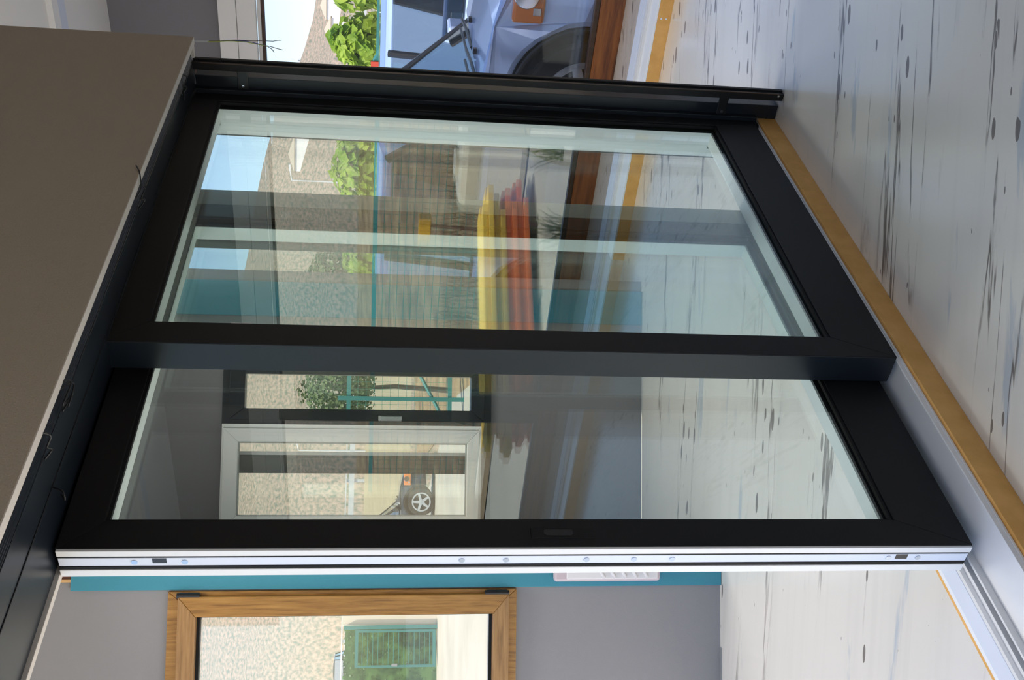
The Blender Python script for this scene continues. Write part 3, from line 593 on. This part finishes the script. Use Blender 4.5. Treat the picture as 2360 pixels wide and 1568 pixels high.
# distant poles and houses
random.seed(11)
def polar(az, r): t = math.radians(az); return -math.sin(t) * r, math.cos(t) * r
for i, (az, r, h_, w_) in enumerate(((17.5, 260, 3.5, 7), (18.6, 240, 3, 5), (20.3, 250, 4, 6), (21.5, 230, 3, 5), (24.5, 260, 4, 6), (25.6, 240, 3, 4), (28.0, 250, 3, 8), (31.5, 260, 3, 4))):
    x, y = polar(az, r); z = terr(az, r) - .6
    hs = empty('distant_house', (x, y, z), math.radians(az), label='tiny white house on the far hillside, %s' % ['rightmost of the eight', 'second from the right', 'third from the right', 'fourth from the right', 'fourth from the left', 'third from the left', 'second from the left', 'leftmost of the eight'][i], cat='house', group='white houses on the hillside')
    MB().box((-w_ / 2, 0, -4), (w_ / 2, 5, h_)).build('wall', 'house_white', hs); MB().prism([(-w_ / 2 - .3, h_), (w_ / 2 + .3, h_), (0, h_ + 1.4)], 1, -.3, 5.3).build('roof', 'block_wall', hs)
for i, (az, r, h_) in enumerate(((24.2, 60, 6.2), (29.4, 70, 7.5), (44.0, 60, 6.0), (50.5, 62, 6.2))):
    x, y = polar(az, r); lp = empty('street_lamp', (x, y, GZ), label='slim grey street lamp at the roadside, %s one from the right' % ['first', 'second', 'third', 'fourth'][i], cat='street lamp', group='street lamps along the road')
    MB().tube([(0, 0, 0), (0, 0, h_)], .06, 8, .04).build('pole', 'pole_grey', lp); MB().tube([(0, 0, h_), (.9, 0, h_ + .12)], .04, 6).box((.75, -.1, h_ + .05), (1.2, .1, h_ + .17)).build('lamp_head', 'pole_grey', lp)
bm_ = MB().prism([(.6, -.6), (3.0, 1.9 - GZ), (34, 1.9 - GZ), (38, -.6)], 0, -70, 70).build('ground_road', 'road_bank', kind='structure'); bm_.location = (-31, 42, GZ); bm_.rotation_euler.z = math.radians(52)
gd = empty('guard_rail', (-31, 42, GZ), math.radians(-128 + 180), label='long grey guard rail beside the distant road', cat='guard rail')
MB().box((-45, 4.0, 2.75), (45, 4.06, 3.02)).box((-45, 4.0, 3.14), (45, 4.06, 3.2)).build('rail', 'pole_grey', gd)
for i in range(23): MB().box((-44 + i * 4, 4.06, 2.1), (-43.85 + i * 4, 4.2, 3.2)).build('rail_post', 'pole_grey', gd)
# ------------------------------------------------------------------ cars
def make_car(label, paint, group=None, s=1.0):
    c = empty('car', (0, 0, 0), label=label, cat='car', group=group)
    Lr = 3.35      # rear overhang end behind the front axle
    r_a, r_w, zc = .50, .415, .42
    def arch(xc): return [(xc + r_a * math.cos(t), max(.22, zc + r_a * math.sin(t))) for t in [math.radians(a_) for a_ in range(-18, 199, 12)]]
    sil = [(-2.42, .28), (-2.47, .60), (-2.45, 1.02), (-2.40, 1.08), (-.25, 1.06), (-.02, 1.12), (.45, 1.06), (.78, .98), (.92, .86), (.97, .60), (.93, .30)]
    body = MB(); pts = sil + arch(0)[:] + arch(-1.72)
    # silhouette order: rear-bottom, up, along the belt and bonnet, nose, then arches along the sill
    body.prism(pts, 1, .0, 1.72)
    bo = body.b
    for v in bo.verts:
        z = v.co.z; k_ = 0
        if z > .7: k_ = (z - .7) * .16
        v.co.y = .86 + (v.co.y - .86) * (1 - k_ - (.10 if v.co.x > .7 else 0))
    ob = body.build('body', paint, c, .05)
    for p in ob.data.polygons: p.use_smooth = False
    MB().prism([(-2.38, .30), (-2.38, 1.0), (.8, .9), (.85, .3)], 1, .30, 1.42).build('underbody', 'plastic_black', c)
    def gy(z): return (z - 1.08) * .30
    def quad_slab(b, A, Bq, C, D, th):
        A, Bq, C, D = map(Vector, (A, Bq, C, D)); nrm = (Bq - A).cross(D - A).normalized() * th
        lo = [b.b.verts.new(p) for p in (A, Bq, C, D)]; hi = [b.b.verts.new(p + nrm) for p in (A, Bq, C, D)]
        b.b.faces.new(lo[::-1]); b.b.faces.new(hi)
        for i in range(4): b.b.faces.new((lo[i], lo[(i + 1) % 4], hi[(i + 1) % 4], hi[i]))
    zt, zb = 1.72, 1.08; yi, yo = .06, .24
    fx, tx, rx, rt = -.10, -.62, -2.40, -2.15
    b_ = MB(); quad_slab(b_, (fx, yi + .03, zb), (fx, 1.66, zb), (tx, 1.50, zt), (tx, .22, zt), .006); b_.build('windscreen', 'car_glass', c)
    b_ = MB(); quad_slab(b_, (rx, yi + .03, zb), (rx, 1.66, zb), (rt, 1.50, zt), (rt, .22, zt), -.006); b_.build('rear_window', 'car_glass', c)
    for y0_, y1_, sg in ((yi, yo - .03, 1), (1.66, 1.51, -1)):
        b_ = MB(); quad_slab(b_, (fx - .08, y0_, zb), (rx + .1, y0_, zb), (rt + .1, y1_, zt - .03), (tx - .02, y1_, zt - .03), .006 * sg); b_.build('side_window', 'car_glass', c)
        b_ = MB()
        for p0, p1 in (((fx, y0_, zb - .02), (tx, y1_, zt)), ((-1.42, y0_, zb), (-1.45, y1_, zt)), ((rx + .04, y0_, zb), (rt, y1_, zt))): b_.tube([p0, p1], .033, 8)
        b_.build('pillars', paint if 0 else 'plastic_black', c)
    rf = MB(); rf.prism([(.20, zt - .05), (.24, zt + .03), (.5, zt + .075), (.86, zt + .09), (1.22, zt + .075), (1.48, zt + .03), (1.52, zt - .05)], 0, rt - .05, tx + .03); rf.build('roof', paint, c, .03)
    st_ = MB()
    for sx_ in (-.95, -1.85):
        for sy_ in (.28, .95): st_.box((sx_ - .12, sy_, .8), (sx_, sy_ + .48, 1.35)); st_.box((sx_ - .10, sy_ + .13, 1.35), (sx_, sy_ + .35, 1.52))
    st_.build('seats', 'seat_grey', c, .04)
    b_ = MB(); b_.box((-.12, .14, 1.02), (-.45, 1.58, 1.13)); b_.build('dashboard', 'plastic_black', c, .03)
    sw = MB(); sw.tube([(-.62 , .55 + .18 * math.cos(t), 1.12 + .18 * math.sin(t)) for t in [i * math.pi / 8 for i in range(17)]], .014, 6); sw.build('steering_wheel', 'plastic_black', c)
    for q in (0, 1): 
        wpz = MB(); y_ = .25 + q * .62; wpz.tube([(-.02, y_, 1.12), (.0, y_ + .3, 1.145), (-.04, y_ + .62, 1.16)], .012, 6); wpz.tube([(-.05, y_ - .1, 1.15), (-.09, y_ + .55, 1.17)], .010, 6); wpz.build('wiper', 'plastic_black', c)
    for y_ in (.55, 1.15): MB().box((.06, y_, 1.11), (.10, y_ + .03, 1.135)).build('washer_nozzle', 'plastic_black', c)
    for y_, sgn in ((-.04, 1), (1.76, -1)):
        for xc in (0, -1.72):
            w_ = empty('wheel', (xc, y_ + .10 * sgn, zc)); w_.parent = c
            MB().tube([(0, -.085 * sgn, 0), (0, -.095 * sgn + .19 * sgn, 0)], r_w, 40).build('tyre', 'tyre', w_, .03)
            ri = MB()
            n_ = 40
            for i in range(n_):
                t0, t1 = i * 2 * math.pi / n_, (i + 1) * 2 * math.pi / n_
                P = [(math.cos(t) * r, math.sin(t) * r) for r, t in ((.285, t0), (.285, t1), (.245, t1), (.245, t0))]
                ri.prism([P[0], P[1], P[2], P[3]], 1, -.098 * sgn, -.08 * sgn)
            for i in range(5):
                t = i * 2 * math.pi / 5 + .3; d = Vector((math.cos(t), math.sin(t))); q = Vector((-d.y, d.x))
                P = [d * .03 - q * .045, d * .03 + q * .045, d * .26 + q * .03, d * .26 - q * .03]; ri.prism([(p.x, p.y) for p in P], 1, -.100 * sgn, -.082 * sgn)
            ri.tube([(0, -.106 * sgn, 0), (0, -.08 * sgn, 0)], .06, 20); ri.build('rim', 'rim_silver', w_)
        al = MB(); 
        for xc in (0, -1.72):
            al.tube([(xc + (r_a - .01) * math.cos(t), y_ + .045 * sgn, zc + (r_a - .01) * math.sin(t)) for t in [math.radians(a_) for a_ in range(-10, 191, 10)]], .016, 6)
        al.build('arch_trim', 'plastic_black', c)
        MB().box((-3.8, y_ + .03 * sgn, .92), (.72, y_ + .036 * sgn, .935)).build('side_seam', 'plastic_black', c) if 0 else None
        lp = empty('headlamp', (.66, y_ + .06 * sgn, .84)); lp.parent = c
        b_ = MB(); b_.box((-.16, 0, -.10), (.20, .22 * sgn, .11)); b_.build('amber_lens', 'lamp_amber', lp, .02)
        b_ = MB(); b_.tube([(.14, .20 * sgn, .02), (.24, .20 * sgn, .02)], .095, 24); b_.tube([(.03, -.022 * sgn, .03), (.01, .06 * sgn, .03)], .082, 24); b_.box((-.10, -.012 * sgn, -.075), (-.05, .02 * sgn, -.02)); b_.build('reflector', 'chrome', lp, .005)
        MB().box((-2.49, y_ + .05 * sgn, .72), (-2.44, y_ + .25 * sgn, 1.0)).build('tail_lamp', 'lamp_red', c, .01)
        mr = MB(); mr.box((-.28, y_ - .12 * sgn, 1.10), (-.18, y_ + .10 * sgn, 1.25)); mr.build('side_mirror', paint, c, .02)
    MB().box((.90, .30, .42), (.985, 1.42, .60)).build('grille', 'plastic_black', c, .01)
    MB().box((.93, .05, .24), (1.02, 1.67, .42)).build('bumper', 'plastic_black', c, .03)
    return c
car = make_car('pale blue car parked along the facade, nearest the glass', 'car_blue')
car.location = (-2.94, 6.47, GZ)
c2 = make_car('second pale blue car parked beyond the nearest one, behind its windscreen', 'car_silver'); c2.location = (-2.35, 8.95, GZ)
c3 = make_car('dark grey car on the pale yard seen through the white sash', 'car_grey'); c3.location = (-21.9, 20.6, GZ); c3.rotation_euler.z = math.radians(42); c3.scale = (.95, .95, .95)
def simple_far(label, paint, x, y, rz, z):
    q = copy_tree(car); q['label'] = label; q.location = (x, y, z); q.rotation_euler.z = rz
    for ch in bpy.data.objects:
        if ch.parent == q and ch.type == 'MESH' and ch.name.split('.')[0] in ('body', 'roof', 'side_mirror'):
            ch.data = ch.data.copy(); ch.data.materials[0] = MATS[paint]
    return q
simple_far('black car on the distant road seen through the oak window', 'car_black', -57, 38, math.radians(-50), 1.9)
simple_far('white car on the distant road behind the black one', 'car_white', -60, 33.5, math.radians(-50), 1.9)
